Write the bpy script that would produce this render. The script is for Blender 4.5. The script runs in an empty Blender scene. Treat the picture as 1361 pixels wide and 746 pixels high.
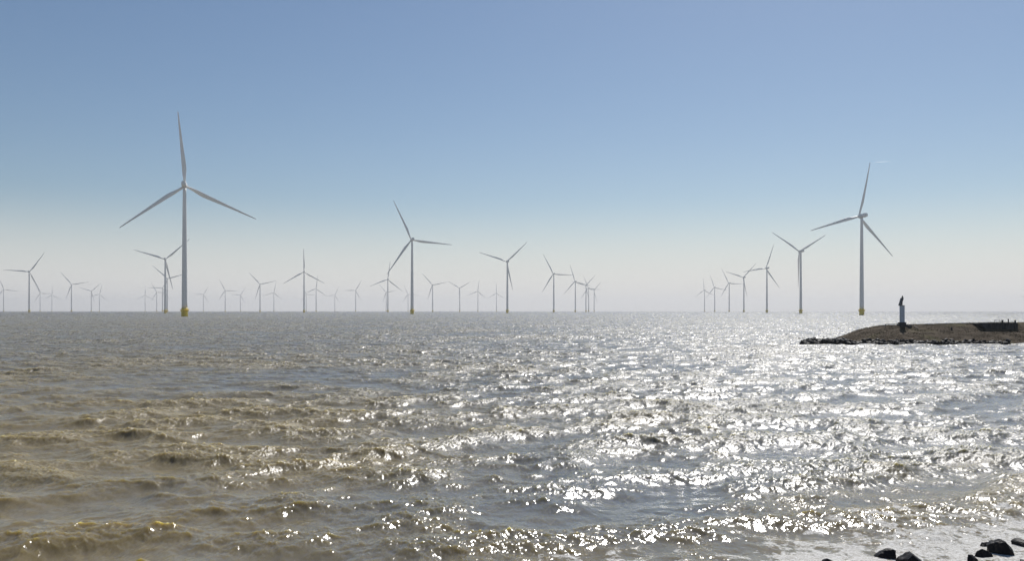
import bpy, bmesh, math, random
import numpy as np
from mathutils import Vector, Matrix, noise as mnoise

random.seed(7)
scene = bpy.context.scene
COL = scene.collection

# ------------------------------------------------------------------ camera geometry
HC = 4.7                 # eye height above the lake, metres
F = 1150.0               # focal length in photograph pixels
CX, YH = 680.5, 414.5    # principal column, horizon row


def on_water(px, py, z=0.0):
    """Point of the place at height z that the photograph shows at (px, py)."""
    Y = (HC - z) * F / (py - YH)
    return Vector(((px - CX) / F * Y, Y, z))


# ------------------------------------------------------------------ helpers
def link(o, parent=None):
    COL.objects.link(o)
    if parent is not None:
        o.parent = parent
    return o


def tag(o, label=None, cat=None, group=None, kind=None):
    if label:
        o['label'] = label
    if cat:
        o['category'] = cat
    if group:
        o['group'] = group
    if kind:
        o['kind'] = kind
    return o


def empty(name, loc, rz=0.0):
    o = bpy.data.objects.new(name, None)
    o.empty_display_size = 0.5
    o.location = loc
    o.rotation_euler = (0, 0, rz)
    return link(o)


def mesh_obj(name, bm, mat, parent=None, smooth=False):
    me = bpy.data.meshes.new(name)
    bm.normal_update()
    bm.to_mesh(me)
    bm.free()
    if smooth:
        for p in me.polygons:
            p.use_smooth = True
    me.materials.append(mat)
    return link(bpy.data.objects.new(name, me), parent)


def add_ring_stack(bm, rings, cap_bottom=True, cap_top=True):
    vs = [[bm.verts.new(p) for p in r] for r in rings]
    n = len(vs[0])
    for a, b in zip(vs[:-1], vs[1:]):
        for i in range(n):
            j = (i + 1) % n
            bm.faces.new((a[i], a[j], b[j], b[i]))
    if cap_bottom:
        bm.faces.new(list(reversed(vs[0])))
    if cap_top:
        bm.faces.new(vs[-1])
    return vs


def add_lathe(bm, profile, seg=32, centre=(0, 0), cap_bottom=True, cap_top=True):
    rings = []
    for r, z in profile:
        rings.append([(centre[0] + r * math.cos(2 * math.pi * i / seg),
                       centre[1] + r * math.sin(2 * math.pi * i / seg), z) for i in range(seg)])
    add_ring_stack(bm, rings, cap_bottom, cap_top)


def add_box(bm, x0, x1, y0, y1, z0, z1, m=None):
    vs = [bm.verts.new(Vector(p) if m is None else m @ Vector(p)) for p in
          ((x0, y0, z0), (x1, y0, z0), (x1, y1, z0), (x0, y1, z0),
           (x0, y0, z1), (x1, y0, z1), (x1, y1, z1), (x0, y1, z1))]
    for f in ((3, 2, 1, 0), (4, 5, 6, 7), (0, 1, 5, 4), (1, 2, 6, 5), (2, 3, 7, 6), (3, 0, 4, 7)):
        bm.faces.new([vs[i] for i in f])


def add_bar(bm, a, b, r, seg=8):
    a, b = Vector(a), Vector(b)
    d = (b - a).normalized()
    u = d.orthogonal().normalized()
    v = d.cross(u)
    rings = [[p + (u * math.cos(2 * math.pi * i / seg) + v * math.sin(2 * math.pi * i / seg)) * r
              for i in range(seg)] for p in (a, b)]
    add_ring_stack(bm, rings)


def bevel(bm, w, seg=2):
    bmesh.ops.bevel(bm, geom=list(bm.edges), offset=w, segments=seg, affect='EDGES', profile=0.6)


# ------------------------------------------------------------------ materials
def new_mat(name):
    m = bpy.data.materials.new(name)
    m.use_nodes = True
    nt = m.node_tree
    return m, nt, nt.nodes['Principled BSDF']


def nd(nt, kind, **kw):
    n = nt.nodes.new(kind)
    for k, v in kw.items():
        setattr(n, k, v)
    return n


def ramp(nt, fac, stops):
    r = nd(nt, 'ShaderNodeValToRGB')
    el = r.color_ramp.elements
    while len(el) < len(stops):
        el.new(0.5)
    for e, (p, c) in zip(el, stops):
        e.position = p
        e.color = (*c, 1) if len(c) == 3 else c
    nt.links.new(fac, r.inputs['Fac'])
    return r.outputs['Color']


def noisy(name, stops, scale, rough=0.7, detail=6, bump=0.0, bump_scale=None, spec=0.5, metal=0.0, stretch=(1, 1, 1)):
    m, nt, b = new_mat(name)
    tc = nd(nt, 'ShaderNodeTexCoord')
    mp = nd(nt, 'ShaderNodeMapping')
    mp.inputs['Scale'].default_value = stretch
    nt.links.new(tc.outputs['Object'], mp.inputs['Vector'])
    n = nd(nt, 'ShaderNodeTexNoise')
    n.inputs['Scale'].default_value = scale
    n.inputs['Detail'].default_value = detail
    nt.links.new(mp.outputs['Vector'], n.inputs['Vector'])
    nt.links.new(ramp(nt, n.outputs['Fac'], stops), b.inputs['Base Color'])
    b.inputs['Roughness'].default_value = rough
    b.inputs['Specular IOR Level'].default_value = spec
    b.inputs['Metallic'].default_value = metal
    if bump:
        n2 = nd(nt, 'ShaderNodeTexNoise')
        n2.inputs['Scale'].default_value = bump_scale or scale * 3
        n2.inputs['Detail'].default_value = 8
        nt.links.new(mp.outputs['Vector'], n2.inputs['Vector'])
        bp = nd(nt, 'ShaderNodeBump')
        bp.inputs['Strength'].default_value = bump
        bp.inputs['Distance'].default_value = 0.1
        nt.links.new(n2.outputs['Fac'], bp.inputs['Height'])
        nt.links.new(bp.outputs['Normal'], b.inputs['Normal'])
    return m


M_PAINT = noisy('turbine_paint', [(0.3, (0.77, 0.755, 0.725)), (0.7, (0.82, 0.805, 0.775))], 0.25, rough=0.42, stretch=(1, 1, 0.15))
M_BLADE = noisy('blade_gelcoat', [(0.3, (0.77, 0.755, 0.725)), (0.7, (0.82, 0.805, 0.775))], 0.15, rough=0.38)
M_YELLOW = noisy('yellow_marine_paint', [(0.3, (0.78, 0.56, 0.012)), (0.62, (0.85, 0.64, 0.02)), (0.8, (0.62, 0.45, 0.03))], 0.8, rough=0.5)
M_STEEL = noisy('galvanised_steel', [(0.3, (0.16, 0.17, 0.17)), (0.7, (0.26, 0.27, 0.27))], 2.0, rough=0.5, metal=0.6)
M_BEACON = noisy('beacon_white_paint', [(0.3, (0.46, 0.50, 0.56)), (0.7, (0.56, 0.60, 0.65))], 2.5, rough=0.55, stretch=(1, 1, 0.3))
M_DARKMETAL = noisy('dark_painted_metal', [(0.3, (0.020, 0.022, 0.024)), (0.7, (0.045, 0.045, 0.045))], 6.0, rough=0.55)
M_DARKCONC = noisy('dark_weathered_concrete', [(0.3, (0.030, 0.033, 0.034)), (0.7, (0.075, 0.075, 0.07))], 3.0, rough=0.85, bump=0.4)
M_WALL = noisy('tarred_sheet_wall', [(0.3, (0.018, 0.019, 0.024)), (0.7, (0.045, 0.045, 0.05))], 2.0, rough=0.7, bump=0.3, stretch=(1, 1, 0.3))
M_PANEL = noisy('solar_cells', [(0.4, (0.010, 0.012, 0.03)), (0.6, (0.018, 0.02, 0.05))], 9.0, rough=0.2)
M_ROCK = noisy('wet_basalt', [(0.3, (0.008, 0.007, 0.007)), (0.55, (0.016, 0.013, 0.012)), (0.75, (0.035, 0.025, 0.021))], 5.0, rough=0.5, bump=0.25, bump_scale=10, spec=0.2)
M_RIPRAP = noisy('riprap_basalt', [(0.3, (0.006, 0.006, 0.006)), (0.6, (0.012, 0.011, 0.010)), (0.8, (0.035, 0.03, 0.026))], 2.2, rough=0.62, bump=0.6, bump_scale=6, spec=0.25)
M_BANK = noisy('shore_asphalt_and_stone', [(0.3, (0.025, 0.024, 0.022)), (0.7, (0.08, 0.075, 0.065))], 1.5, rough=0.8, bump=0.7)
M_LANTERN = noisy('lantern_glass', [(0.4, (0.03, 0.05, 0.035)), (0.6, (0.05, 0.08, 0.05))], 5.0, rough=0.15)

# jetty ground: dry brown turf, greener band low down, reddish gravelly patches
m, nt, b = new_mat('jetty_dry_turf')
geo = nd(nt, 'ShaderNodeNewGeometry')
n1 = nd(nt, 'ShaderNodeTexNoise'); n1.inputs['Scale'].default_value = 0.9; n1.inputs['Detail'].default_value = 9; n1.inputs['Roughness'].default_value = 0.7
n2 = nd(nt, 'ShaderNodeTexNoise'); n2.inputs['Scale'].default_value = 0.16; n2.inputs['Detail'].default_value = 4
n3 = nd(nt, 'ShaderNodeTexNoise'); n3.inputs['Scale'].default_value = 7.0; n3.inputs['Detail'].default_value = 6
for n in (n1, n2, n3):
    nt.links.new(geo.outputs['Position'], n.inputs['Vector'])
c1 = ramp(nt, n1.outputs['Fac'], [(0.3, (0.046, 0.034, 0.022)), (0.5, (0.085, 0.064, 0.042)), (0.72, (0.145, 0.112, 0.08))])
c2 = ramp(nt, n1.outputs['Fac'], [(0.3, (0.055, 0.058, 0.018)), (0.7, (0.120, 0.115, 0.04))])
mx = nd(nt, 'ShaderNodeMix', data_type='RGBA')
f2 = ramp(nt, n2.outputs['Fac'], [(0.54, (0, 0, 0)), (0.72, (0.8, 0.8, 0.8))])
nt.links.new(f2, mx.inputs['Factor'])
nt.links.new(c1, mx.inputs['A']); nt.links.new(c2, mx.inputs['B'])
nt.links.new(mx.outputs['Result'], b.inputs['Base Color'])
b.inputs['Roughness'].default_value = 0.95
b.inputs['Specular IOR Level'].default_value = 0.1
bp = nd(nt, 'ShaderNodeBump'); bp.inputs['Strength'].default_value = 0.8; bp.inputs['Distance'].default_value = 0.12
nt.links.new(n3.outputs['Fac'], bp.inputs['Height']); nt.links.new(bp.outputs['Normal'], b.inputs['Normal'])
M_TURF = m
M_GRASS = noisy('dry_grass_blades', [(0.35, (0.06, 0.047, 0.026)), (0.55, (0.10, 0.08, 0.045)), (0.75, (0.065, 0.07, 0.024))], 0.5, rough=0.9, spec=0.1)

# ------------------------------------------------------------------ the light: sky and one sun
SUN_AZ, SUN_EL = math.radians(22.5), math.radians(46.5)
world = bpy.data.worlds.new("World")
scene.world = world
world.use_nodes = True
wn = world.node_tree
bg = wn.nodes['Background']
sky = wn.nodes.new('ShaderNodeTexSky')
sky.sky_type = 'NISHITA'
sky.sun_disc = False
sky.sun_elevation = SUN_EL
sky.sun_rotation = SUN_AZ
sky.altitude = 0
sky.air_density = 1.0
sky.dust_density = 0.38
sky.ozone_density = 2.0
hsv = wn.nodes.new('ShaderNodeHueSaturation')
hsv.inputs['Saturation'].default_value = 1.09
wn.links.new(sky.outputs['Color'], hsv.inputs['Color'])
tcw = wn.nodes.new('ShaderNodeTexCoord')
sep = wn.nodes.new('ShaderNodeSeparateXYZ')
wn.links.new(tcw.outputs['Generated'], sep.inputs['Vector'])
lay = wn.nodes.new('ShaderNodeMapRange')          # murk near the horizon, fading out by about 11 degrees
lay.interpolation_type = 'SMOOTHSTEP'
lay.inputs['From Min'].default_value = 0.0
lay.inputs['From Max'].default_value = 0.135
lay.inputs['To Min'].default_value = 0.92
lay.inputs['To Max'].default_value = 0.0
wn.links.new(sep.outputs['Z'], lay.inputs['Value'])
mxw = wn.nodes.new('ShaderNodeMix')
mxw.data_type = 'RGBA'
mxw.inputs['B'].default_value = (10.5, 10.35, 10.3, 1)
wn.links.new(lay.outputs['Result'], mxw.inputs['Factor'])
wn.links.new(hsv.outputs['Color'], mxw.inputs['A'])
wn.links.new(mxw.outputs['Result'], bg.inputs['Color'])
bg.inputs['Strength'].default_value = 0.054

sl = bpy.data.lights.new('sun', 'SUN')
sl.energy = 3.4
sl.angle = math.radians(0.55)
sl.color = (1.0, 0.965, 0.92)
so = link(bpy.data.objects.new('sun', sl))
to_sun = Vector((math.sin(SUN_AZ) * math.cos(SUN_EL), math.cos(SUN_AZ) * math.cos(SUN_EL), math.sin(SUN_EL)))
so.rotation_euler = to_sun.to_track_quat('Z', 'Y').to_euler()
so.location = (0, 0, 60)

# ------------------------------------------------------------------ camera
cam = bpy.data.cameras.new('camera')
cam.sensor_width = 36.0
cam.lens = 36.0 * F / 1361.0
cam.shift_y = (YH - 0.9 - 373.0) / 1361.0
cam.clip_start = 0.1
cam.clip_end = 90000
co = link(bpy.data.objects.new('camera', cam))
co.location = (0, 0, HC)
co.rotation_euler = (math.radians(90), 0, 0)
scene.camera = co

# ------------------------------------------------------------------ water
WIND = math.radians(-15.0)              # where the wind comes from, clockwise from straight ahead
wdir = np.array([-math.sin(WIND), -math.cos(WIND)])   # waves run towards the camera
rng = np.random.default_rng(11)
KP = 2 * math.pi / 4.9


def wave_tile(L, N, lmin, lmax, alpha, spread):
    k1 = 2 * np.pi * np.fft.fftfreq(N, d=L / N)
    kx, ky = np.meshgrid(k1, k1, indexing='xy')
    k = np.hypot(kx, ky)
    k[0, 0] = 1e9
    cosd = (kx * wdir[0] + ky * wdir[1]) / k
    th = np.arccos(np.clip(cosd, -1, 1))
    D = np.cos(th / 2) ** (2 * spread)
    a = np.linspace(-np.pi, np.pi, 721)
    D /= np.trapezoid(np.cos(a / 2) ** (2 * spread), a) if hasattr(np, 'trapezoid') else np.trapz(np.cos(a / 2) ** (2 * spread), a)
    S = alpha / 2 * k ** -4 * D * np.exp(-1.25 * (KP / k) ** 2)
    S *= 1 + 3.0 * np.exp(-((k / KP - 1) ** 2) / (2 * 0.14 ** 2))
    lam = 2 * np.pi / k
    S[(lam < lmin) | (lam >= lmax)] = 0
    dk = 2 * np.pi / L
    H = np.sqrt(S) * dk * (rng.standard_normal((N, N)) + 1j * rng.standard_normal((N, N)))
    inv = lambda A: (np.fft.ifft2(A) * N * N).real.astype(np.float32)
    t = dict(L=L, N=N, h=inv(H), dx=inv(1j * kx / k * H), dy=inv(1j * ky / k * H),
             sx=inv(1j * kx * H), sy=inv(1j * ky * H))
    t['mss'] = float(np.mean(t['sx'] ** 2 + t['sy'] ** 2))
    return t


def tame(t, reach):
    # big wave groups break and lose height: scale by the local wave energy
    N, L = t['N'], t['L']
    k1 = 2 * np.pi * np.fft.fftfreq(N, d=L / N)
    kx, ky = np.meshgrid(k1, k1)
    g = np.exp(-0.5 * (kx ** 2 + ky ** 2) * reach ** 2)
    E = np.fft.ifft2(np.fft.fft2(t['h'] ** 2) * g).real / np.mean(t['h'] ** 2)
    sc = (1.25 / np.sqrt(1 + (np.maximum(E, 0) / 1.3) ** 1.6)).astype(np.float32)
    for kk in ('h', 'dx', 'dy', 'sx', 'sy'):
        t[kk] = t[kk] * sc


def sample(t, keys, x, y, rot):
    c, s = math.cos(rot), math.sin(rot)
    N = t['N']
    u = ((c * x + s * y) / t['L'] % 1.0) * N
    v = ((-s * x + c * y) / t['L'] % 1.0) * N
    i0 = np.floor(u).astype(np.int32); j0 = np.floor(v).astype(np.int32)
    fu = (u - i0).astype(np.float32); fv = (v - j0).astype(np.float32)
    i0 %= N; j0 %= N
    i1 = (i0 + 1) % N; j1 = (j0 + 1) % N
    w00 = (1 - fu) * (1 - fv); w10 = fu * (1 - fv); w01 = (1 - fu) * fv; w11 = fu * fv
    out = {}
    for kk in keys:
        A = t[kk]
        out[kk] = A[j0, i0] * w00 + A[j0, i1] * w10 + A[j1, i0] * w01 + A[j1, i1] * w11
    for a, b_ in (('dx', 'dy'), ('sx', 'sy')):
        if a in out:
            p, q = out[a], out[b_]
            out[a], out[b_] = c * p - s * q, s * p + c * q
    return out


T_LONG = wave_tile(139.0, 1024, 0.95, 40.0, 0.066, 4)
tame(T_LONG, 1.6)
T_MID = wave_tile(29.0, 1024, 0.20, 0.95, 0.052, 1.4)
T_FINE = wave_tile(5.3, 1024, 0.022, 0.20, 0.080, 0.5)


def soft_noise(L, N, lmin, lmax):
    k1 = np.fft.fftfreq(N, d=L / N)
    kx, ky = np.meshgrid(k1, k1)
    k = np.hypot(kx, ky); k[0, 0] = 1e9
    A = np.where((1 / k > lmin) & (1 / k < lmax), k ** -1.4, 0)
    H = A * (rng.standard_normal((N, N)) + 1j * rng.standard_normal((N, N)))
    f = np.fft.ifft2(H).real
    return dict(L=L, N=N, h=(f / f.std()).astype(np.float32))


T_PATCH = soft_noise(173.0, 512, 3.0, 60.0)
T_SPECK = soft_noise(11.0, 512, 0.06, 1.2)

# shoreline under the camera: a point on it, unit normal towards the lake
S0 = np.array([5.9, 16.15]); SN = np.array([-0.322, 0.947])


def shore_d(x, y):
    return (x - S0[0]) * SN[0] + (y - S0[1]) * SN[1]


OFFX, OFFY = 95.0, 80.0       # which stretch of the wave field lies in front of the camera


def build_water():
    rs = [7.0]
    while rs[-1] < 14000:
        r = rs[-1]
        c = 0.0023 if r < 60 else (0.0023 + 0.0011 * min(1, (r - 60) / 100) if r < 500 else 0.0034 + 0.0106 * min(1, (r - 500) / 1500))
        rs.append(r * (1 + c))
    r = np.array(rs)
    core = np.linspace(math.radians(-38), math.radians(38), 1440)
    side = math.radians(38) + np.cumsum(np.geomspace(0.0012, 0.022, 100))
    side = side[side < math.radians(88)]
    ang = np.concatenate([-side[::-1], core, side])
    na = len(ang)
    R, A = np.meshgrid(r, ang, indexing='ij')
    x = R * np.sin(A); y = R * np.cos(A)
    jit = (rng.random(R.shape) - 0.5) * 0.7      # breaks rows up far away
    stepr = np.gradient(r)[:, None]
    y = y + jit * stepr * np.clip((R - 150) / 300, 0, 1)
    nr = len(r)
    x = x.ravel(); y = y.ravel(); Rf = R.ravel()
    st = np.maximum(np.broadcast_to(stepr, R.shape), R * np.gradient(ang)[None, :] * 0.8).ravel()
    d = shore_d(x, y)
    calm = np.clip((d + 0.6) / 4.0, 0.12, 1.0)   # waves die on the shore
    calm2 = np.clip((d + 2.0) / 3.5, 0.55, 1.0)
    long_ = sample(T_LONG, ('h', 'dx', 'dy', 'sx', 'sy'), x + OFFX, y + OFFY, 0.0)
    mid = sample(T_MID, ('h', 'dx', 'dy', 'sx', 'sy'), x, y, 0.23)
    fine = sample(T_FINE, ('h', 'dx', 'dy', 'sx', 'sy'), x, y, -0.31)
    patch = sample(T_PATCH, ('h',), x, y, 0.11)['h']
    patch2 = sample(T_PATCH, ('h',), x * 3.1 + 40, y * 3.1, -0.4)['h']
    hs = long_['h'] / T_LONG['h'].std()
    q = 2.1 * np.tanh(hs / 2.1)                  # no freak crests
    dq = 1 - (q / 2.1) ** 2 * 0.8
    long_['h'] = q * T_LONG['h'].std()
    for kk in ('dx', 'dy', 'sx', 'sy'):
        long_[kk] = long_[kk] * dq
    hs = q
    gust = np.clip(0.82 + 0.20 * patch + 0.20 * patch2 + 0.42 * hs, 0.40, 1.8)
    gm = np.clip(0.86 + 0.14 * patch + 0.34 * hs, 0.42, 1.6)
    gl = np.clip(1.0 + 0.12 * patch, 0.6, 1.4) * calm
    fm = np.clip(1.6 - st / 0.30, 0, 1)          # how far the mesh resolves each band
    ff = np.clip(1.6 - st / 0.08, 0, 1)
    fl = np.clip(1.6 - st / 3.0, 0.0, 1)
    z = long_['h'] * gl + mid['h'] * gm * fm * calm2 + fine['h'] * gust * ff * calm2
    X = x + 0.5 * (long_['dx'] * gl * fl) + 0.7 * mid['dx'] * gm * fm * calm2 + 0.3 * fine['dx'] * gust * ff * calm2
    Yv = y + 0.5 * (long_['dy'] * gl * fl) + 0.7 * mid['dy'] * gm * fm * calm2 + 0.3 * fine['dy'] * gust * ff * calm2
    P = np.stack([X, Yv, z], 1).astype(np.float32)
    G = P.reshape(nr, na, 3)
    du = np.empty_like(G); dv = np.empty_like(G)
    du[1:-1] = G[2:] - G[:-2]; du[0] = G[1] - G[0]; du[-1] = G[-1] - G[-2]
    dv[:, 1:-1] = G[:, 2:] - G[:, :-2]; dv[:, 0] = G[:, 1] - G[:, 0]; dv[:, -1] = G[:, -1] - G[:, -2]
    n = np.cross(dv, du).reshape(-1, 3)
    n /= np.maximum(1e-9, np.abs(n[:, 2:3])) * np.sign(n[:, 2:3] + 1e-12)
    sx = -n[:, 0]; sy = -n[:, 1]
    sx = np.clip(sx, -0.9, 0.9); sy = np.clip(sy, -0.9, 0.9)
    # slopes of waves too short for the mesh at that distance
    KEEP_M, KEEP_F, KEEP_L = 1.0, 0.5, 1.0
    gx = sx + (1 - fm) * KEEP_M * mid['sx'] * gm + (1 - ff) * KEEP_F * fine['sx'] * gust + (1 - fl) * KEEP_L * long_['sx']
    gy = sy + (1 - fm) * KEEP_M * mid['sy'] * gm + (1 - ff) * KEEP_F * fine['sy'] * gust + (1 - fl) * KEEP_L * long_['sy']
    N3 = np.stack([-gx, -gy, np.ones_like(gx)], 1)
    N3 /= np.linalg.norm(N3, axis=1, keepdims=True)
    mss = 0.0007 * np.clip(gust, 0.3, 2) + 0.45 * (1 - KEEP_F ** 2) * (1 - ff ** 2) * T_FINE['mss'] * gust ** 2 \
        + 0.6 * (1 - KEEP_M ** 2) * (1 - fm ** 2) * T_MID['mss'] * gm ** 2 + (1 - KEEP_L ** 2) * (1 - fl ** 2) * T_LONG['mss']
    rough = np.sqrt(np.sqrt(mss))
    # foam: wash over the stones of the shore and a few breaking crests
    speck = sample(T_SPECK, ('h',), X, Yv, 0.5)['h']
    wash = np.clip((2.5 + 0.6 * patch2 - d) / 2.2, 0, 1.15) * np.clip((d + 9) / 3, 0, 1) * (X > 0.5)
    foam = wash * 0.72 + 0.24 * speck * (wash > 0) - 0.08 + 0.14 * patch2 * (wash > 0)
    steep = (hs - 2.12) * 0.9 + 0.10 * speck + 0.22 * (patch2 - 0.6)
    foam = np.maximum(foam, np.where(Rf < 90, np.clip(steep, 0, 0.75), 0))
    # olive silty body left and inshore; elsewhere grey, the sky's reflection painted in
    olive_share = np.clip((-0.16 * y - 0.5 - x) / (0.40 * y + 6) + 0.5 + 0.16 * patch, 0, 1)
    olive_share *= np.clip(1.25 - Rf / 130, 0.3, 1)
    olive_share = np.maximum(olive_share, np.clip((7 - d) / 7 + 0.2 * patch2, 0, 0.9))
    print('water', nr, na, 'hs', 4 * float(np.std(z[:200000])), 'mss', T_LONG['mss'], T_MID['mss'], T_FINE['mss'])

    me = bpy.data.meshes.new('water')
    nv = nr * na
    idx = np.arange(nv, dtype=np.int32).reshape(nr, na)
    quads = np.stack([idx[:-1, :-1], idx[:-1, 1:], idx[1:, 1:], idx[1:, :-1]], -1).reshape(-1, 4)
    nf = len(quads)
    me.vertices.add(nv)
    me.vertices.foreach_set('co', P.ravel())
    me.loops.add(nf * 4)
    me.loops.foreach_set('vertex_index', quads.ravel())
    me.polygons.add(nf)
    me.polygons.foreach_set('loop_start', np.arange(0, nf * 4, 4, dtype=np.int32))
    me.polygons.foreach_set('use_smooth', np.ones(nf, dtype=bool))
    me.update(calc_edges=True)
    for nm, arr in (('wave_rough', rough), ('foam', foam), ('silt_sheen', olive_share)):
        at = me.attributes.new(nm, 'FLOAT', 'POINT')
        at.data.foreach_set('value', arr.astype(np.float32))
    at = me.attributes.new('wave_normal', 'FLOAT_VECTOR', 'POINT')
    at.data.foreach_set('vector', N3.astype(np.float32).ravel())
    o = link(bpy.data.objects.new('water', me))
    tag(o, 'choppy grey brown lake water with sun glitter', 'water', kind='structure')
    return o


m, nt, b = new_mat('lake_water')
geo = nd(nt, 'ShaderNodeNewGeometry')
an = nd(nt, 'ShaderNodeAttribute', attribute_name='wave_normal')
ar = nd(nt, 'ShaderNodeAttribute', attribute_name='wave_rough')
af = nd(nt, 'ShaderNodeAttribute', attribute_name='foam')
rip = nd(nt, 'ShaderNodeTexNoise'); rip.inputs['Scale'].default_value = 20.0; rip.inputs['Detail'].default_value = 2; rip.inputs['Roughness'].default_value = 0.6
nt.links.new(geo.outputs['Position'], rip.inputs['Vector'])
bp = nd(nt, 'ShaderNodeBump'); bp.inputs['Strength'].default_value = 0.24; bp.inputs['Distance'].default_value = 0.02
nt.links.new(rip.outputs['Fac'], bp.inputs['Height'])
nt.links.new(an.outputs['Vector'], bp.inputs['Normal'])
silt_sheen = nd(nt, 'ShaderNodeAttribute', attribute_name='silt_sheen')
body = ramp(nt, silt_sheen.outputs['Fac'], [(0.0, (0.155, 0.154, 0.140)), (1.0, (0.205, 0.165, 0.090))])  # grey end of the body colour stands in for reflected sky
nt.links.new(body, b.inputs['Base Color'])
nt.links.new(ar.outputs['Fac'], b.inputs['Roughness'])
b.inputs['IOR'].default_value = 1.333
b.inputs['Subsurface Weight'].default_value = 1.0     # murky water: light travels through the thin crests
b.inputs['Subsurface Radius'].default_value = (0.30, 0.26, 0.09)
b.inputs['Subsurface Scale'].default_value = 2.2
nt.links.new(bp.outputs['Normal'], b.inputs['Normal'])
# foam layer
fb = nd(nt, 'ShaderNodeBsdfPrincipled')
fn = nd(nt, 'ShaderNodeTexNoise'); fn.inputs['Scale'].default_value = 13.0; fn.inputs['Detail'].default_value = 10; fn.inputs['Roughness'].default_value = 0.85; fn.inputs['Distortion'].default_value = 0.6
nt.links.new(geo.outputs['Position'], fn.inputs['Vector'])
nt.links.new(ramp(nt, fn.outputs['Fac'], [(0.40, (0.34, 0.31, 0.24)), (0.56, (0.86, 0.84, 0.80))]), fb.inputs['Base Color'])
fb.inputs['Roughness'].default_value = 0.7
bp2 = nd(nt, 'ShaderNodeBump'); bp2.inputs['Strength'].default_value = 1.0; bp2.inputs['Distance'].default_value = 0.05
nt.links.new(fn.outputs['Fac'], bp2.inputs['Height']); nt.links.new(an.outputs['Vector'], bp2.inputs['Normal'])
nt.links.new(bp2.outputs['Normal'], fb.inputs['Normal'])
ad = nd(nt, 'ShaderNodeMath', operation='MULTIPLY_ADD')
nt.links.new(fn.outputs['Fac'], ad.inputs[0]); ad.inputs[1].default_value = 1.5
nt.links.new(af.outputs['Fac'], ad.inputs[2])
ff_ = nd(nt, 'ShaderNodeMapRange'); ff_.inputs['From Min'].default_value = 1.05; ff_.inputs['From Max'].default_value = 1.35
nt.links.new(ad.outputs[0], ff_.inputs['Value'])
mxs = nd(nt, 'ShaderNodeMixShader')
nt.links.new(ff_.outputs['Result'], mxs.inputs['Fac'])
nt.links.new(b.outputs['BSDF'], mxs.inputs[1]); nt.links.new(fb.outputs['BSDF'], mxs.inputs[2])
nt.links.new(mxs.outputs['Shader'], nt.nodes['Material Output'].inputs['Surface'])
M_WATER = m
water = build_water()
water.data.materials.append(M_WATER)

# ------------------------------------------------------------------ shore under the camera
bm = bmesh.new()
tx, ty = SN[1], -SN[0]
grid = []
for i in range(241):
    row = []
    for j in range(56):
        a = -120 + i * 1.0
        dd = 6.0 - j * 0.6
        X = S0[0] + tx * a + SN[0] * dd
        Y = S0[1] + ty * a + SN[1] * dd
        zz = -0.22 * dd - 0.30
        zz = min(zz, 2.95) + 0.07 * mnoise.noise((X * 0.9, Y * 0.9, 3.3)) + 0.04 * mnoise.noise((X * 2.7, Y * 2.7, 1.3))
        row.append(bm.verts.new((X, Y, zz)))
    grid.append(row)
for i in range(240):
    for j in range(55):
        bm.faces.new((grid[i][j], grid[i][j + 1], grid[i + 1][j + 1], grid[i + 1][j]))
tag(mesh_obj('shore', bm, M_BANK, smooth=True), 'dark sloping dike shore at the water', 'shore', kind='structure')

# ------------------------------------------------------------------ lake bed (one sheet to the horizon below the water)
bm = bmesh.new()
q = [bm.verts.new(p) for p in ((-14000, -60, -4), (14000, -60, -4), (14000, 14200, -4), (-14000, 14200, -4))]
bm.faces.new(q)
tag(mesh_obj('ground', bm, M_BANK), 'lake bed under the water', 'ground', kind='structure')

# ------------------------------------------------------------------ boulders
def rock_mesh(name, seed, mat, sub=3, squash=0.62):
    rnd = random.Random(seed)
    bm = bmesh.new()
    bmesh.ops.create_icosphere(bm, subdivisions=sub, radius=1.0)
    planes = []
    for _ in range(13):
        v = Vector((rnd.gauss(0, 1), rnd.gauss(0, 1), rnd.gauss(0, 1))).normalized()
        planes.append((v, rnd.uniform(0.42, 0.82)))
    off = Vector((rnd.random() * 50, rnd.random() * 50, rnd.random() * 50))
    for v in bm.verts:
        p = v.co.copy()
        for nrm, dist in planes:
            e = p.dot(nrm) - dist
            if e > 0:
                p -= nrm * e * 0.93
        p *= 1 + 0.10 * mnoise.noise(p * 2.2 + off) + 0.04 * mnoise.noise(p * 6 + off)
        v.co = Vector((p.x, p.y * 0.8, p.z * squash))
    me = bpy.data.meshes.new(name)
    bm.to_mesh(me); bm.free()
    me.materials.append(mat)
    return me


near_rocks = [  # px, py of the centre, width px, height px, lean degrees, label
    (1179, 739, 27, 13, -14, 'flat dark wet boulder with a slanted top, beside the rounded one'),
    (1208, 745, 37, 19, 4, 'large rounded dark boulder in the foam, its top cut by the lower frame edge'),
    (1248, 754, 30, 16, 0, 'low dark boulder in the foam between the rounded boulder and the small tilted slab'),
    (1097, 753, 24, 12, 0, 'brownish small boulder awash alone, left of all other shore boulders'),
    (1293, 746, 14, 16, 12, 'small pointed brown black stone touching the tilted slab in the foam'),
    (1307, 738, 20, 12, -24, 'small tilted dark slab in the foam below the peaked boulder'),
    (1331, 731, 36, 24, 16, 'peaked dark boulder, highest of the shore stones, with foam over its lower side'),
    (1309, 724, 14, 7, 0, 'very small dark stone just behind the left shoulder of the peaked boulder'),
    (1358, 723, 24, 12, 6, 'dark boulder in the foam behind the peaked one, cut by the right frame edge'),
    (1361, 747, 16, 9, 0, 'dark stone in the lower right corner of the frame'),
]
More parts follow.
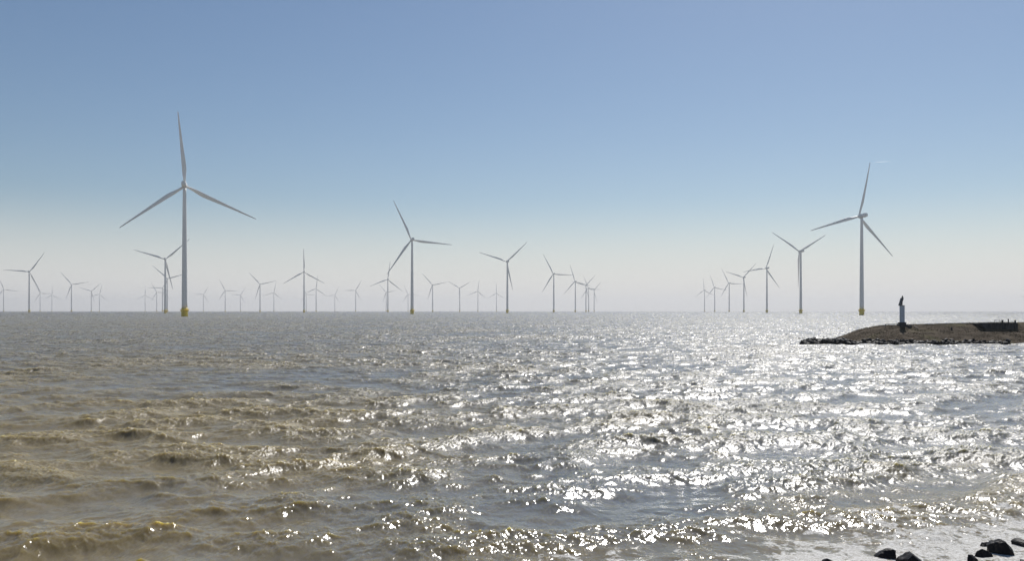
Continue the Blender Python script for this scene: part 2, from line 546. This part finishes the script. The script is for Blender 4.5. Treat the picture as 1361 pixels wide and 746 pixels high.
for i, (px, py, w, h, lean, lab) in enumerate(near_rocks):
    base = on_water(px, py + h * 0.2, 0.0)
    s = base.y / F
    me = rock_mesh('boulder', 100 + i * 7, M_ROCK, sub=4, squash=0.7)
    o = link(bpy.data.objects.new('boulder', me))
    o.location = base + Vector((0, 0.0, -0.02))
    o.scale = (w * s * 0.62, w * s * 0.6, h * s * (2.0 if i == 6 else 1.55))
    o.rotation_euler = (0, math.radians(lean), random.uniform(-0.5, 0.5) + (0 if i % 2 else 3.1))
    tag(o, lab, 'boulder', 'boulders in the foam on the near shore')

# ------------------------------------------------------------------ jetty
YF, YC = 121.0, 130.5        # distance of its toe and of its crest


def crest_z(X):
    px = X / YC * F + CX
    xs = [1050, 1085, 1112, 1122, 1135, 1150, 1165, 1180, 1200, 1240, 1300, 1361, 1600]
    ys = [470, 461, 455, 451, 446.0, 440.5, 437, 434.6, 433.8, 432.6, 431.2, 430.0, 429.0]
    yy = float(np.interp(px, xs, ys))
    return HC - (yy - YH) * YC / F


def jetty_z(X, Y):
    c = crest_z(X)
    toe = YF + max(0.0, (X - 56)) * 0.05
    w = YC - toe
    t = (Y - toe) / w
    if t < 0:
        z = -0.25 + t * 1.5
    elif t < 1:
        # lower berm, then the upper slope
        prof = np.interp(t, [0, 0.10, 0.48, 0.60, 1.0], [0.0, 0.16, 0.56, 0.64, 1.0])
        z = -0.25 + (c + 0.25) * prof
    elif Y < YC + 3.2:
        z = c + 0.03 * math.sin(Y)
    else:
        z = c - (Y - YC - 3.2) * 0.42
    return max(z, -1.2)


bm = bmesh.new()
xs = np.concatenate([np.arange(42, 78, 0.22), np.arange(78, 190, 1.5)])
ys = np.arange(YF - 2, YC + 14, 0.22)
vs = []
for X in xs:
    row = []
    for Y in ys:
        Ya = Y + max(0, X - 70) * 0.03
        z = jetty_z(X, Y)
        z += 0.05 * mnoise.noise((X * 0.7, Y * 0.7, 0)) + 0.035 * mnoise.noise((X * 2.3, Y * 2.3, 4))
        row.append(bm.verts.new((X, Ya, z)))
    vs.append(row)
for i in range(len(xs) - 1):
    for j in range(len(ys) - 1):
        bm.faces.new((vs[i][j], vs[i + 1][j], vs[i + 1][j + 1], vs[i][j + 1]))
jetty = mesh_obj('jetty', bm, M_TURF, smooth=True)
tag(jetty, 'low jetty of dry brown turf reaching into the lake', 'jetty', kind='structure')

# dry grass on it: uncountable blades in one object
gv, gf = [], []
rg = random.Random(3)
for _ in range(26000):
    X = rg.uniform(48.5, 76); Y = rg.uniform(YF + 0.6, YC + 3.4)
    z = jetty_z(X, Y)
    if z < 0.35 or mnoise.noise((X * 0.5, Y * 0.8, 9)) < -0.25:
        continue
    h = rg.uniform(0.05, 0.15); a = rg.uniform(0, math.pi); w = rg.uniform(0.012, 0.03)
    lx, ly = rg.gauss(0, 0.05), rg.gauss(0, 0.05)
    k = len(gv)
    gv += [(X - w * math.cos(a), Y - w * math.sin(a), z - 0.03), (X + w * math.cos(a), Y + w * math.sin(a), z - 0.03), (X + lx, Y + ly, z + h)]
    gf.append((k, k + 1, k + 2))
me = bpy.data.meshes.new('dry_grass')
me.from_pydata(gv, [], gf)
me.materials.append(M_GRASS)
tag(link(bpy.data.objects.new('dry_grass', me)), 'short dry grass covering the jetty', 'grass', kind='stuff')

# riprap along its waterline
rip_meshes = [rock_mesh('riprap_boulder', 500 + k, M_RIPRAP, sub=2, squash=0.72) for k in range(7)]
rr = random.Random(21)


def riprap(X, Y, z, s, lab, grp):
    o = link(bpy.data.objects.new('riprap_boulder', rr.choice(rip_meshes)))
    o.location = (X, Y, z)
    o.scale = (s * rr.uniform(0.85, 1.25), s * rr.uniform(0.8, 1.2), s * rr.uniform(0.8, 1.25))
    o.rotation_euler = (rr.uniform(-.4, .4), rr.uniform(-.4, .4), rr.uniform(0, 6.28))
    tag(o, lab, 'boulder', grp)


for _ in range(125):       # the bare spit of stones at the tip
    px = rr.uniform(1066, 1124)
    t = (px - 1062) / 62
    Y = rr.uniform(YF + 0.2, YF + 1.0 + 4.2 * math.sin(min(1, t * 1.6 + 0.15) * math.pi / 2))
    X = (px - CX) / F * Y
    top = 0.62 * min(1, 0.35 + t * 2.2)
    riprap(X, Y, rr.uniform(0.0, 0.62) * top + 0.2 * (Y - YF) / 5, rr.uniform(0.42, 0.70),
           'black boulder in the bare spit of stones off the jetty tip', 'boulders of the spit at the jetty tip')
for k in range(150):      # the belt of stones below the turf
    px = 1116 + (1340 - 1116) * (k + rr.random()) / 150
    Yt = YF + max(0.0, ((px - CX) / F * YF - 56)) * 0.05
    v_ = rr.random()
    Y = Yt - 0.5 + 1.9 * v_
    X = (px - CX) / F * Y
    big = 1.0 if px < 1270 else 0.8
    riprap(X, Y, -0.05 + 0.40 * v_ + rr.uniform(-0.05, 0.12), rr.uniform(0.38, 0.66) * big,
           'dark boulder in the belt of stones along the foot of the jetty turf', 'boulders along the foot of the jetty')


def on_jetty(px, Y):
    X = (px - CX) / F * Y
    return Vector((X, Y, jetty_z(X, Y)))


# ------------------------------------------------------------------ beacon
p = on_jetty(1199, YC + 0.4)
PX = YC / F                  # metres per photograph pixel at the crest
bt = empty('light_beacon', (p.x, p.y, p.z - 0.12), math.radians(-24))
tag(bt, 'white square beacon pillar with dark plinth, tilted panel and lamp on the jetty', 'beacon')
bm = bmesh.new(); add_box(bm, -.66, .66, -.66, .66, -0.6, 0.30); bevel(bm, .03)
pl = mesh_obj('plinth', bm, M_DARKCONC, bt)
bm = bmesh.new(); add_box(bm, -.58, .58, -.58, .58, 0.302, 0.62); bevel(bm, .03)
mesh_obj('plinth_step', bm, M_DARKCONC, pl)
bm = bmesh.new(); add_box(bm, -.36, .36, -.36, .36, 0.622, 3.12); bevel(bm, .025)
colm = mesh_obj('pillar', bm, M_BEACON, bt)
bm = bmesh.new(); add_box(bm, -.39, .39, -.39, .39, 3.122, 3.19); bevel(bm, .015)
mesh_obj('cap', bm, M_DARKMETAL, colm)
bm = bmesh.new(); add_box(bm, -.18, .18, -.372, -.362, 0.9, 2.4)
dr = mesh_obj('door', bm, M_BEACON, colm)
bm = bmesh.new(); add_box(bm, .10, .13, -.40, -.374, 1.55, 1.70); mesh_obj('handle', bm, M_DARKMETAL, dr)
# tilted solar panel on a bracket
R_ = Matrix.Rotation(math.radians(24), 4, 'Z')       # undo the pillar's turn
T_ = R_ @ Matrix.Translation((-0.16, 0.02, 3.72)) @ Matrix.Rotation(math.radians(17), 4, 'Y')
bm = bmesh.new(); add_box(bm, -.07, .07, -.42, .42, -.60, .60, T_); bevel(bm, .012)
sp = mesh_obj('solar_panel', bm, M_DARKMETAL, bt)
bm = bmesh.new(); add_box(bm, .0715, .078, -.38, .38, -.56, .56, T_)
mesh_obj('solar_cells', bm, M_PANEL, sp)
bm = bmesh.new()
add_bar(bm, R_ @ Vector((0.02, 0, 3.19)), R_ @ Vector((0.05, 0, 4.32)), .05)
add_bar(bm, R_ @ Vector((0.05, 0, 3.55)), R_ @ Vector((-.12, 0, 3.70)), .035)
mesh_obj('bracket', bm, M_DARKMETAL, bt)
bm = bmesh.new(); add_lathe(bm, [(.10, 4.32), (.14, 4.36), (.14, 4.44), (.09, 4.47)], 16, (0.045, 0.02))
lm = mesh_obj('lantern', bm, M_DARKMETAL, bt, smooth=False)
bm = bmesh.new(); add_lathe(bm, [(.085, 4.472), (.09, 4.56), (.06, 4.63), (.02, 4.66)], 16, (0.045, 0.02))
mesh_obj('lens', bm, M_LANTERN, lm, smooth=True)

# low barrier left of the beacon
a = on_jetty(1176.5, YC + 0.2); c_ = on_jetty(1193, YC + 0.2)
br = empty('barrier_rail', (a.x, a.y, a.z))
tag(br, 'low thin dark barrier rail on the jetty just left of the beacon', 'railing')
zt = 0.36
dx = c_.x - a.x
for t in (0.0, 0.97):
    bm = bmesh.new(); add_bar(bm, (dx * t, 0, -.2), (dx * t, 0, zt + 0.06 + (c_.z - a.z) * t), .07); mesh_obj('post', bm, M_STEEL, br)
bm = bmesh.new(); add_bar(bm, (-.02, 0.055, zt), (dx, 0.055, zt + (c_.z - a.z)), .065); mesh_obj('rail', bm, M_STEEL, br)

# dark stone block and stair rail right of the beacon
p = on_jetty(1208.2, YC - 1.0)
bm = bmesh.new(); add_box(bm, -.26, .26, -.3, .3, -.25, .30); bevel(bm, .03)
o = mesh_obj('concrete_block', bm, M_DARKCONC); o.location = p; o.rotation_euler = (0, 0, .3)
tag(o, 'low dark concrete block at the right foot of the beacon', 'block')
p = on_jetty(1211, YC - 0.3); q2 = on_jetty(1220, YC - 2.2)
hr = empty('handrail', p)
tag(hr, 'thin dark handrail running down the turf right of the beacon', 'handrail')
dv = q2 - p
for t in (0.03, 0.5, 0.97):
    bm = bmesh.new(); v = dv * t; add_bar(bm, v + Vector((0, 0, -.2)), v + Vector((0, 0, .22)), .03); mesh_obj('post', bm, M_DARKMETAL, hr)
bm = bmesh.new(); add_bar(bm, Vector((.035, 0, .22)), dv + Vector((.035, 0, .22)), .03); mesh_obj('rail', bm, M_DARKMETAL, hr)

# short marker post on the slope
p = on_jetty(1264.8, YC - 2.6)
mp_ = empty('marker_post', p)
tag(mp_, 'short dark marker post alone halfway down the jetty slope', 'post')
bm = bmesh.new(); add_box(bm, -.09, .09, -.09, .09, -.2, .36); bevel(bm, .015); shaft = mesh_obj('shaft', bm, M_DARKMETAL, mp_)
bm = bmesh.new(); add_box(bm, -.12, .12, -.12, .12, .362, .44); bevel(bm, .015); mesh_obj('cap', bm, M_DARKMETAL, mp_)

# retaining wall at the crest with its posts
YW = YC - 0.5
while YW > YF + 1 and jetty_z((1330 - CX) / F * YW, YW) > HC - (438.4 - YH) * YW / F:
    YW -= 0.05
xa, xb = (1303 - CX) / F * YW, (1353 - CX) / F * YW
zt = HC - (431.0 - YH) * YW / F
zb = HC - (438.4 - YH) * YW / F - 0.05
rw = empty('retaining_wall', (xa, YW, zb))
tag(rw, 'black sheet pile retaining wall set into the jetty crest under the posts', 'wall')
bm = bmesh.new()
N_ = 40
x0 = (1313 - CX) / F * YW - xa
top, bot = [], []
for i in range(N_ + 1):
    xx = x0 + (xb - xa - x0) * i / N_
    off = 0.10 if (i // 2) % 2 else 0.0
    bot.append(bm.verts.new((xx, off, -0.3))); top.append(bm.verts.new((xx, off, zt - zb)))
bb = [bm.verts.new((v.co.x, YC - YW + 0.6, v.co.z)) for v in bot]; tb = [bm.verts.new((v.co.x, YC - YW + 0.6, v.co.z)) for v in top]
for i in range(N_):
    bm.faces.new((bot[i], bot[i + 1], top[i + 1], top[i]))
    bm.faces.new((top[i], top[i + 1], tb[i + 1], tb[i]))
    bm.faces.new((bb[i + 1], bb[i], tb[i], tb[i + 1]))
bm.faces.new((bot[0], top[0], tb[0], bb[0])); bm.faces.new((bot[N_], bb[N_], tb[N_], top[N_]))
mesh_obj('sheet_piles', bm, M_WALL, rw)
bm = bmesh.new()      # sloping wing at its left end
pts = [(0, zt - zb), (x0 - .003, zt - zb), (x0 - .003, -0.3)]
lo = [bm.verts.new((u, 0.05, w)) for u, w in pts]; hi = [bm.verts.new((u, YC - YW + 0.6, w)) for u, w in pts]
bm.faces.new(lo[::-1]); bm.faces.new(hi)
for i in range(3):
    j = (i + 1) % 3
    bm.faces.new((lo[i], lo[j], hi[j], hi[i]))
mesh_obj('wing', bm, M_WALL, rw)
bm = bmesh.new(); add_box(bm, -0.05, xb - xa + .05, -.06, 0.45, zt - zb + .003, zt - zb + .09); bevel(bm, .01)
mesh_obj('coping', bm, M_DARKCONC, rw)
ztop = zt + 0.09
for px, w, h, lab in ((1332.3, .13, .42, 'thick dark mooring post on the retaining wall, nearest its rail frame'),
                      (1340.2, .075, .56, 'thin tall dark post in the middle on the retaining wall'),
                      (1349.3, .11, .40, 'dark mooring post near the right end of the retaining wall')):
    Yp = YW + 0.2
    X = (px - CX) / F * Yp
    r = empty('mooring_post', (X, Yp, ztop))
    tag(r, lab, 'post', 'posts on the retaining wall')
    bm = bmesh.new(); add_lathe(bm, [(w * 1.25, 0.002), (w * 1.25, .04), (w, .06), (w, h - .12)], 14); mesh_obj('shaft', bm, M_DARKMETAL, r)
    bm = bmesh.new(); add_lathe(bm, [(w * 1.2, h - .118), (w * 1.3, h - .06), (w * .9, h), (w * .3, h + .02)], 14); mesh_obj('head', bm, M_DARKMETAL, r)
Yp = YW + 0.2
X0, X1 = (1322 - CX) / F * Yp, (1329 - CX) / F * Yp
rf = empty('rail_frame', (X0, Yp, ztop))
tag(rf, 'thin metal rail frame left of the posts on the retaining wall', 'railing')
for X in (0, X1 - X0):
    bm = bmesh.new(); add_bar(bm, (X, 0, 0.002), (X, 0, .42), .028); mesh_obj('post', bm, M_STEEL, rf)
for z in (.22, .40):
    bm = bmesh.new(); add_bar(bm, (.03, 0, z), (X1 - X0 - .03, 0, z), .022); mesh_obj('rail', bm, M_STEEL, rf)

# ------------------------------------------------------------------ wind turbines
HUB, ROT = 112.0, 65.3
OVER = 4.6                    # rotor plane ahead of the tower axis


def make_tower():
    bm = bmesh.new()
    prof = []
    for i in range(25):
        t = i / 24
        prof.append((2.38 - 0.98 * t ** 1.15, 7.2 + (HUB - 2.2 - 7.2) * t))
    add_lathe(bm, prof, 40)
    return bm


def make_nacelle():
    bm = bmesh.new()
    rings = []
    for y, w, h, dz in ((3.0, 1.5, 1.5, 0), (2.6, 1.95, 1.95, 0), (0.5, 2.05, 2.1, .05), (-4.5, 2.05, 2.1, .1), (-7.5, 1.9, 1.9, .2), (-8.6, 1.5, 1.4, .3)):
        ring = []
        for i in range(28):
            a = 2 * math.pi * i / 28
            c, s = math.cos(a), math.sin(a)
            e = 0.55
            ring.append((w * math.copysign(abs(c) ** e, c), y, HUB + dz + h * math.copysign(abs(s) ** e, s)))
        rings.append(ring)
    add_ring_stack(bm, rings)
    bmesh.ops.recalc_face_normals(bm, faces=list(bm.faces))
    return bm


def make_hub():
    bm = bmesh.new()
    rings = []
    for y, r in ((3.05, 1.7), (3.6, 1.95), (5.2, 1.9), (6.2, 1.5), (6.9, 0.9), (7.15, 0.25)):
        rings.append([(r * math.cos(2 * math.pi * i / 28), y, HUB + r * math.sin(2 * math.pi * i / 28)) for i in range(28)])
    add_ring_stack(bm, rings)
    bmesh.ops.recalc_face_normals(bm, faces=list(bm.faces))
    return bm


def make_blade():
    bm = bmesh.new()
    sp_ = [1.3, 3, 5, 8, 11, 14, 17, 21, 26, 32, 38, 44, 50, 55, 59, 61, 63, 63.8, 64.2]
    ch = [2.3, 2.3, 2.45, 3.0, 3.7, 4.15, 4.2, 3.95, 3.5, 3.0, 2.55, 2.15, 1.75, 1.45, 1.2, .98, .85, .65, .3]
    th = [2.3, 2.3, 2.2, 2.0, 1.7, 1.4, 1.2, 1.0, .82, .66, .53, .43, .33, .26, .2, .15, .1, .06, .03]
    tw = [22, 22, 21, 19, 16, 14, 12, 10, 8, 6, 4, 3, 2, 1, 0, 0, 0, 0, 0]
    rings = []
    n = 24
    for s, c, t, a in zip(sp_, ch, th, tw):
        rd = 1.0 if s < 4 else max(0.0, 1 - (s - 4) / 12)      # round root, aerofoil outboard
        lead = 0.5 * c * rd + 0.30 * c * (1 - rd)
        ring = []
        for i in range(n):
            u = 2 * math.pi * i / n
            cx = -math.cos(u) * 0.5 + 0.5                     # 0 leading, 1 trailing
            foil = t * 0.5 * math.sin(u) * (1.0 if rd >= 1 else (rd + (1 - rd) * (1.18 - 0.85 * cx)))
            x = cx * c - lead                                 # trailing edge to +x
            y = foil + 1.6 * (s / ROT) ** 2.2                 # slight pre-bend upwind
            ca, sa = math.cos(math.radians(a)), math.sin(math.radians(a))
            y0 = 1.6 * (s / ROT) ** 2.2
            yy = y - y0
            x *= 0.88
            ring.append((x * ca - yy * sa, x * sa + yy * ca + y0, s))
        rings.append(ring)
    add_ring_stack(bm, rings)
    bmesh.ops.recalc_face_normals(bm, faces=list(bm.faces))
    return bm


def make_turbine():
    root = empty('wind_turbine', (0, 0, 0))
    mesh_obj('tower', make_tower(), M_PAINT, root, smooth=True)
    nac = mesh_obj('nacelle', make_nacelle(), M_PAINT, root, smooth=True)
    bm = bmesh.new(); add_box(bm, -1.5, 1.5, -7.9, -4.2, HUB + 2.05, HUB + 2.5); bevel(bm, .1)
    mesh_obj('cooler', bm, M_PAINT, nac)
    mesh_obj('hub', make_hub(), M_PAINT, root, smooth=True)
    b0 = None
    for k in range(3):
        if b0 is None:
            b0 = mesh_obj('blade', make_blade(), M_BLADE, root, smooth=True); o = b0
        else:
            o = link(bpy.data.objects.new('blade', b0.data), root)
        o.location = (0, OVER, HUB)
        o.rotation_euler = (0, math.radians(120 * k), 0)
        o['blade_step'] = k
    bm = bmesh.new(); add_lathe(bm, [(2.7, -4.5), (2.7, 6.2), (2.5, 7.19)], 36)
    tp = mesh_obj('foundation', bm, M_YELLOW, root, smooth=True)
    bm = bmesh.new(); add_lathe(bm, [(2.72, 4.2), (3.7, 5.0), (3.8, 5.1), (3.8, 5.45), (2.72, 5.45)], 36, cap_bottom=False, cap_top=False)
    mesh_obj('platform', bm, M_YELLOW, tp)
    bm = bmesh.new()
    nseg = 28
    for zz in (5.95, 6.5):
        for i in range(nseg):
            a0, a1 = 2 * math.pi * i / nseg, 2 * math.pi * (i + 1) / nseg
            add_bar(bm, (3.7 * math.cos(a0), 3.7 * math.sin(a0), zz), (3.7 * math.cos(a1), 3.7 * math.sin(a1), zz), .06, 6)
    for i in range(nseg):
        a0 = 2 * math.pi * i / nseg
        add_bar(bm, (3.7 * math.cos(a0), 3.7 * math.sin(a0), 5.46), (3.7 * math.cos(a0), 3.7 * math.sin(a0), 6.5), .05, 6)
    mesh_obj('railing', bm, M_YELLOW, tp)
    bm = bmesh.new()
    for sx in (-.45, .45):
        add_bar(bm, (sx, -3.3, -2.0), (sx, -3.3, 4.55), .12)
        for zz in (0.6, 3.2):
            add_bar(bm, (sx, -3.3, zz), (sx, -2.6, zz), .07)
    for i in range(12):
        add_bar(bm, (-.45, -3.3, -.4 + i * .4), (.45, -3.3, -.4 + i * .4), .04, 6)
    mesh_obj('boat_landing', bm, M_YELLOW, tp)
    return root


def children(o):
    return [c for c in bpy.data.objects if c.parent is o]


def copy_turbine(src_tree):
    root, kids = src_tree
    r = root.copy(); COL.objects.link(r)
    for ch, subs in kids:
        c = ch.copy(); COL.objects.link(c); c.parent = r
        for s in subs:
            d2 = s.copy(); COL.objects.link(d2); d2.parent = c
    return r


# photo column of the tower, photo row of the hub, clock angle of one blade, rotor heading, label
TURBINES = [
    (245.3, 247.0, -5.5, -15, 'largest white wind turbine, yellow base, one blade pointing nearly straight up'),
    (1145.3, 288.0, 14.0, -15, 'big grey turbine near the beacon, seen half sideways with its nacelle showing'),
    (547.7, 319.5, -25, -20, 'tall turbine with yellow base left of the middle, one blade level to the right'),
    (1064.3, 335.0, 61, -16, 'Y shaped turbine beside the big one near the beacon, one blade hanging down its tower'),
    (219.6, 345.6, 47, -17, 'turbine close behind the largest one, one blade slanting down across its neighbour'),
    (674.3, 348.6, 47, -17, 'turbine alone in the middle, Y shaped with its low blade right of the tower'),
    (1019.3, 357.5, 21, -16, 'third tallest turbine of the right hand row, one blade leaning slightly right of upright'),
    (38.8, 362.3, 34, -17, 'tallest turbine at the left edge group, one blade level to the left'),
    (404.1, 362.4, -1, -17, 'tallest turbine between the largest one and the middle, blade straight up'),
    (736.0, 365.2, -28, -17, 'tallest turbine of the receding row right of the middle, blade level to the right'),
    (988.7, 369.8, 46, -16, 'fourth tallest turbine of the right hand row, Y shaped beside the upright bladed one'),
    (222.2, 371.4, -47, -17, 'turbine half hidden behind the one next to the largest turbine, blade reaching right'),
    (515.5, 372.4, 8, -17, 'turbine left of the tall middle left one, top blade touching the tall one\'s blade tip'),
    (764.7, 375.4, -17, -17, 'second tallest turbine of the receding row right of the middle, steep upper blade'),
    (969.2, 377.6, -28, -16, 'turbine third from the far end of the right hand row, level blade to the right'),
    (345.6, 378.9, -43, -17, 'medium grey turbine midway between the largest one and the upright bladed one'),
    (95.0, 379.2, -40, -17, 'medium grey turbine standing right of the left edge group, two blades raised'),
    (575.0, 380.0, -42, -17, 'turbine next right of the tall middle left one, two blades raised like a tilted V'),
    (778.8, 380.7, 45, -17, 'turbine third in the receding row right of the middle, blade raised to the upper right'),
    (949.9, 383.2, -20, -16, 'second turbine from the far end of the right hand row, level blade to the right'),
    (215.9, 383.8, 30, -17, 'small turbine just left of the two overlapping towers, level blade to the left'),
    (782.4, 384.0, -23, -17, 'turbine fourth in the receding row right of the middle, crowded against the third'),
    (611.0, 384.1, 60, -17, 'small turbine with an even Y of blades, left of the pair before the middle turbine'),
    (420.2, 384.7, 6, -17, 'small turbine with an upright blade right beside the straight up bladed tall one'),
    (4.8, 385.8, -22, -17, 'pale turbine cut by the left frame edge'),
    (789.7, 386.9, 43, -17, 'smallest and last turbine of the receding row right of the middle'),
    (936.4, 386.9, -5, -16, 'smallest and farthest turbine of the right hand row, blade upright'),
    (299.3, 387.2, -28, -17, 'grey turbine, darker and taller than the two pale ones either side of it'),
    (472.7, 387.3, 30, -17, 'small turbine with a level left blade, alone left of the overlapping pair'),
    (121.4, 388.0, 47, -17, 'small pale turbine, left and taller one of the touching pair at left'),
    (635.2, 388.4, 8, -17, 'pale turbine, left one of the pair just before the middle turbine'),
    (208.3, 389.6, -30, -17, 'faint small turbine left of the level bladed one near the largest turbine'),
    (513.3, 389.8, -42, -17, 'pale turbine almost hidden behind the tower of the nearer one, left of middle'),
    (364.0, 390.0, 12, -17, 'faint turbine between the two raised V blades and the tall upright bladed one'),
    (53.3, 390.9, -28, -17, 'faint turbine under the lower blade tip of the tall left edge turbine'),
    (659.9, 391.0, 0, -17, 'pale turbine close on the left of the middle turbine, blade straight up'),
    (132.2, 392.1, 13, -17, 'faint turbine, right and smaller one of the touching pair at left'),
    (407.0, 392.2, -25, -17, 'very faint turbine directly behind the tower of the tall upright bladed one'),
    (542.4, 392.3, -25, -17, 'faint turbine just left of the tall middle left tower'),
    (270.4, 392.4, 30, -17, 'pale turbine next right of the largest one'),
    (69.0, 393.3, 0, -17, 'faintest smallest turbine between the left edge group and the raised bladed one'),
    (319.6, 393.3, 32, -17, 'pale small turbine right of the darker grey one beyond the largest'),
    (192.8, 393.5, 0, -17, 'faint lone turbine left of the cluster at the largest one, blade straight up'),
    (445.0, 393.6, 25, -17, 'faint turbine halfway between the small upright bladed one and the level bladed one'),
    (1363.6, 396.8, -72 + 0, -16, 'turbine beyond the right frame edge, only a blade tip in view'),
]
proto = make_turbine()
tree = (proto, [(c, children(c)) for c in children(proto)])
first = True
for px, hy, phase, head, lab in TURBINES:
    Y = F * (HUB - HC) / (YH - hy)
    X = (px - CX) / F * Y
    if first:
        r = proto; first = False
    else:
        r = copy_turbine(tree)
    r.location = (X, Y, 0)
    r.rotation_euler = (0, 0, -math.radians(head))
    tag(r, lab, 'wind turbine', 'wind turbines standing in the lake')
    r['phase'] = float(phase)
for o in [o for o in COL.objects if 'blade_step' in o]:
    o.rotation_euler = (0, math.radians(o['blade_step'] * 120 + o.parent['phase']), 0)

# ------------------------------------------------------------------ contrail, high and far beyond the haze
bm = bmesh.new()
Y = 30000.0
z0 = HC + (YH - 216.6) / F * Y; z1 = HC + (YH - 215.2) / F * Y
rings = []
for i in range(25):
    t = i / 24
    c = Vector(((1163 + 21 * t - CX) / F * Y, Y, z0 + (z1 - z0) * t))
    rad = 13.0 * (1 - 0.45 * t) * min(1, 0.15 + 6 * t, 0.15 + 8 * (1 - t)) * (1 + .25 * mnoise.noise((t * 9, 0, 0)))
    rings.append([c + Vector((0, math.cos(2 * math.pi * k / 12), math.sin(2 * math.pi * k / 12))) * rad for k in range(12)])
add_ring_stack(bm, rings)
m, nt, b = new_mat('ice_vapour')
b.inputs['Base Color'].default_value = (0.9, 0.9, 0.9, 1)
tr_ = nd(nt, 'ShaderNodeBsdfTranslucent'); tr_.inputs['Color'].default_value = (0.95, 0.95, 0.95, 1)
tp_ = nd(nt, 'ShaderNodeBsdfTransparent')
mx_ = nd(nt, 'ShaderNodeMixShader'); mx_.inputs['Fac'].default_value = 0.14
nt.links.new(tp_.outputs['BSDF'], mx_.inputs[1]); nt.links.new(tr_.outputs['BSDF'], mx_.inputs[2])
nt.links.new(mx_.outputs['Shader'], nt.nodes['Material Output'].inputs['Surface'])
tag(mesh_obj('contrail', bm, m, smooth=True), 'short thin white contrail in the sky by the tip of the big right turbine', 'contrail')

# ------------------------------------------------------------------ haze
bm = bmesh.new()
add_box(bm, -14500, 14500, -80, 14600, -6.5, 190)
m = bpy.data.materials.new('haze_air')
m.use_nodes = True
nt = m.node_tree
for n in list(nt.nodes):
    if n.type != 'OUTPUT_MATERIAL':
        nt.nodes.remove(n)
pv = nd(nt, 'ShaderNodeVolumePrincipled')
pv.inputs['Color'].default_value = (0.97, 0.97, 0.97, 1)
pv.inputs['Density'].default_value = 1.08e-4
pv.inputs['Anisotropy'].default_value = 0.25
nt.links.new(pv.outputs['Volume'], nt.nodes['Material Output'].inputs['Volume'])
tag(mesh_obj('haze', bm, m), 'pale haze over the lake', 'haze', kind='stuff')

# ------------------------------------------------------------------ render settings
scene.render.engine = 'CYCLES'
scene.cycles.use_denoising = True
scene.cycles.use_adaptive_sampling = False
scene.cycles.max_bounces = 6
scene.cycles.volume_bounces = 0
scene.cycles.transparent_max_bounces = 8
scene.cycles.sample_clamp_indirect = 6
scene.cycles.caustics_reflective = False
scene.cycles.caustics_refractive = False
vs_ = scene.view_settings
vs_.view_transform = 'Standard'
vs_.look = 'None'
vs_.exposure = 0.42
vs_.gamma = 1.0
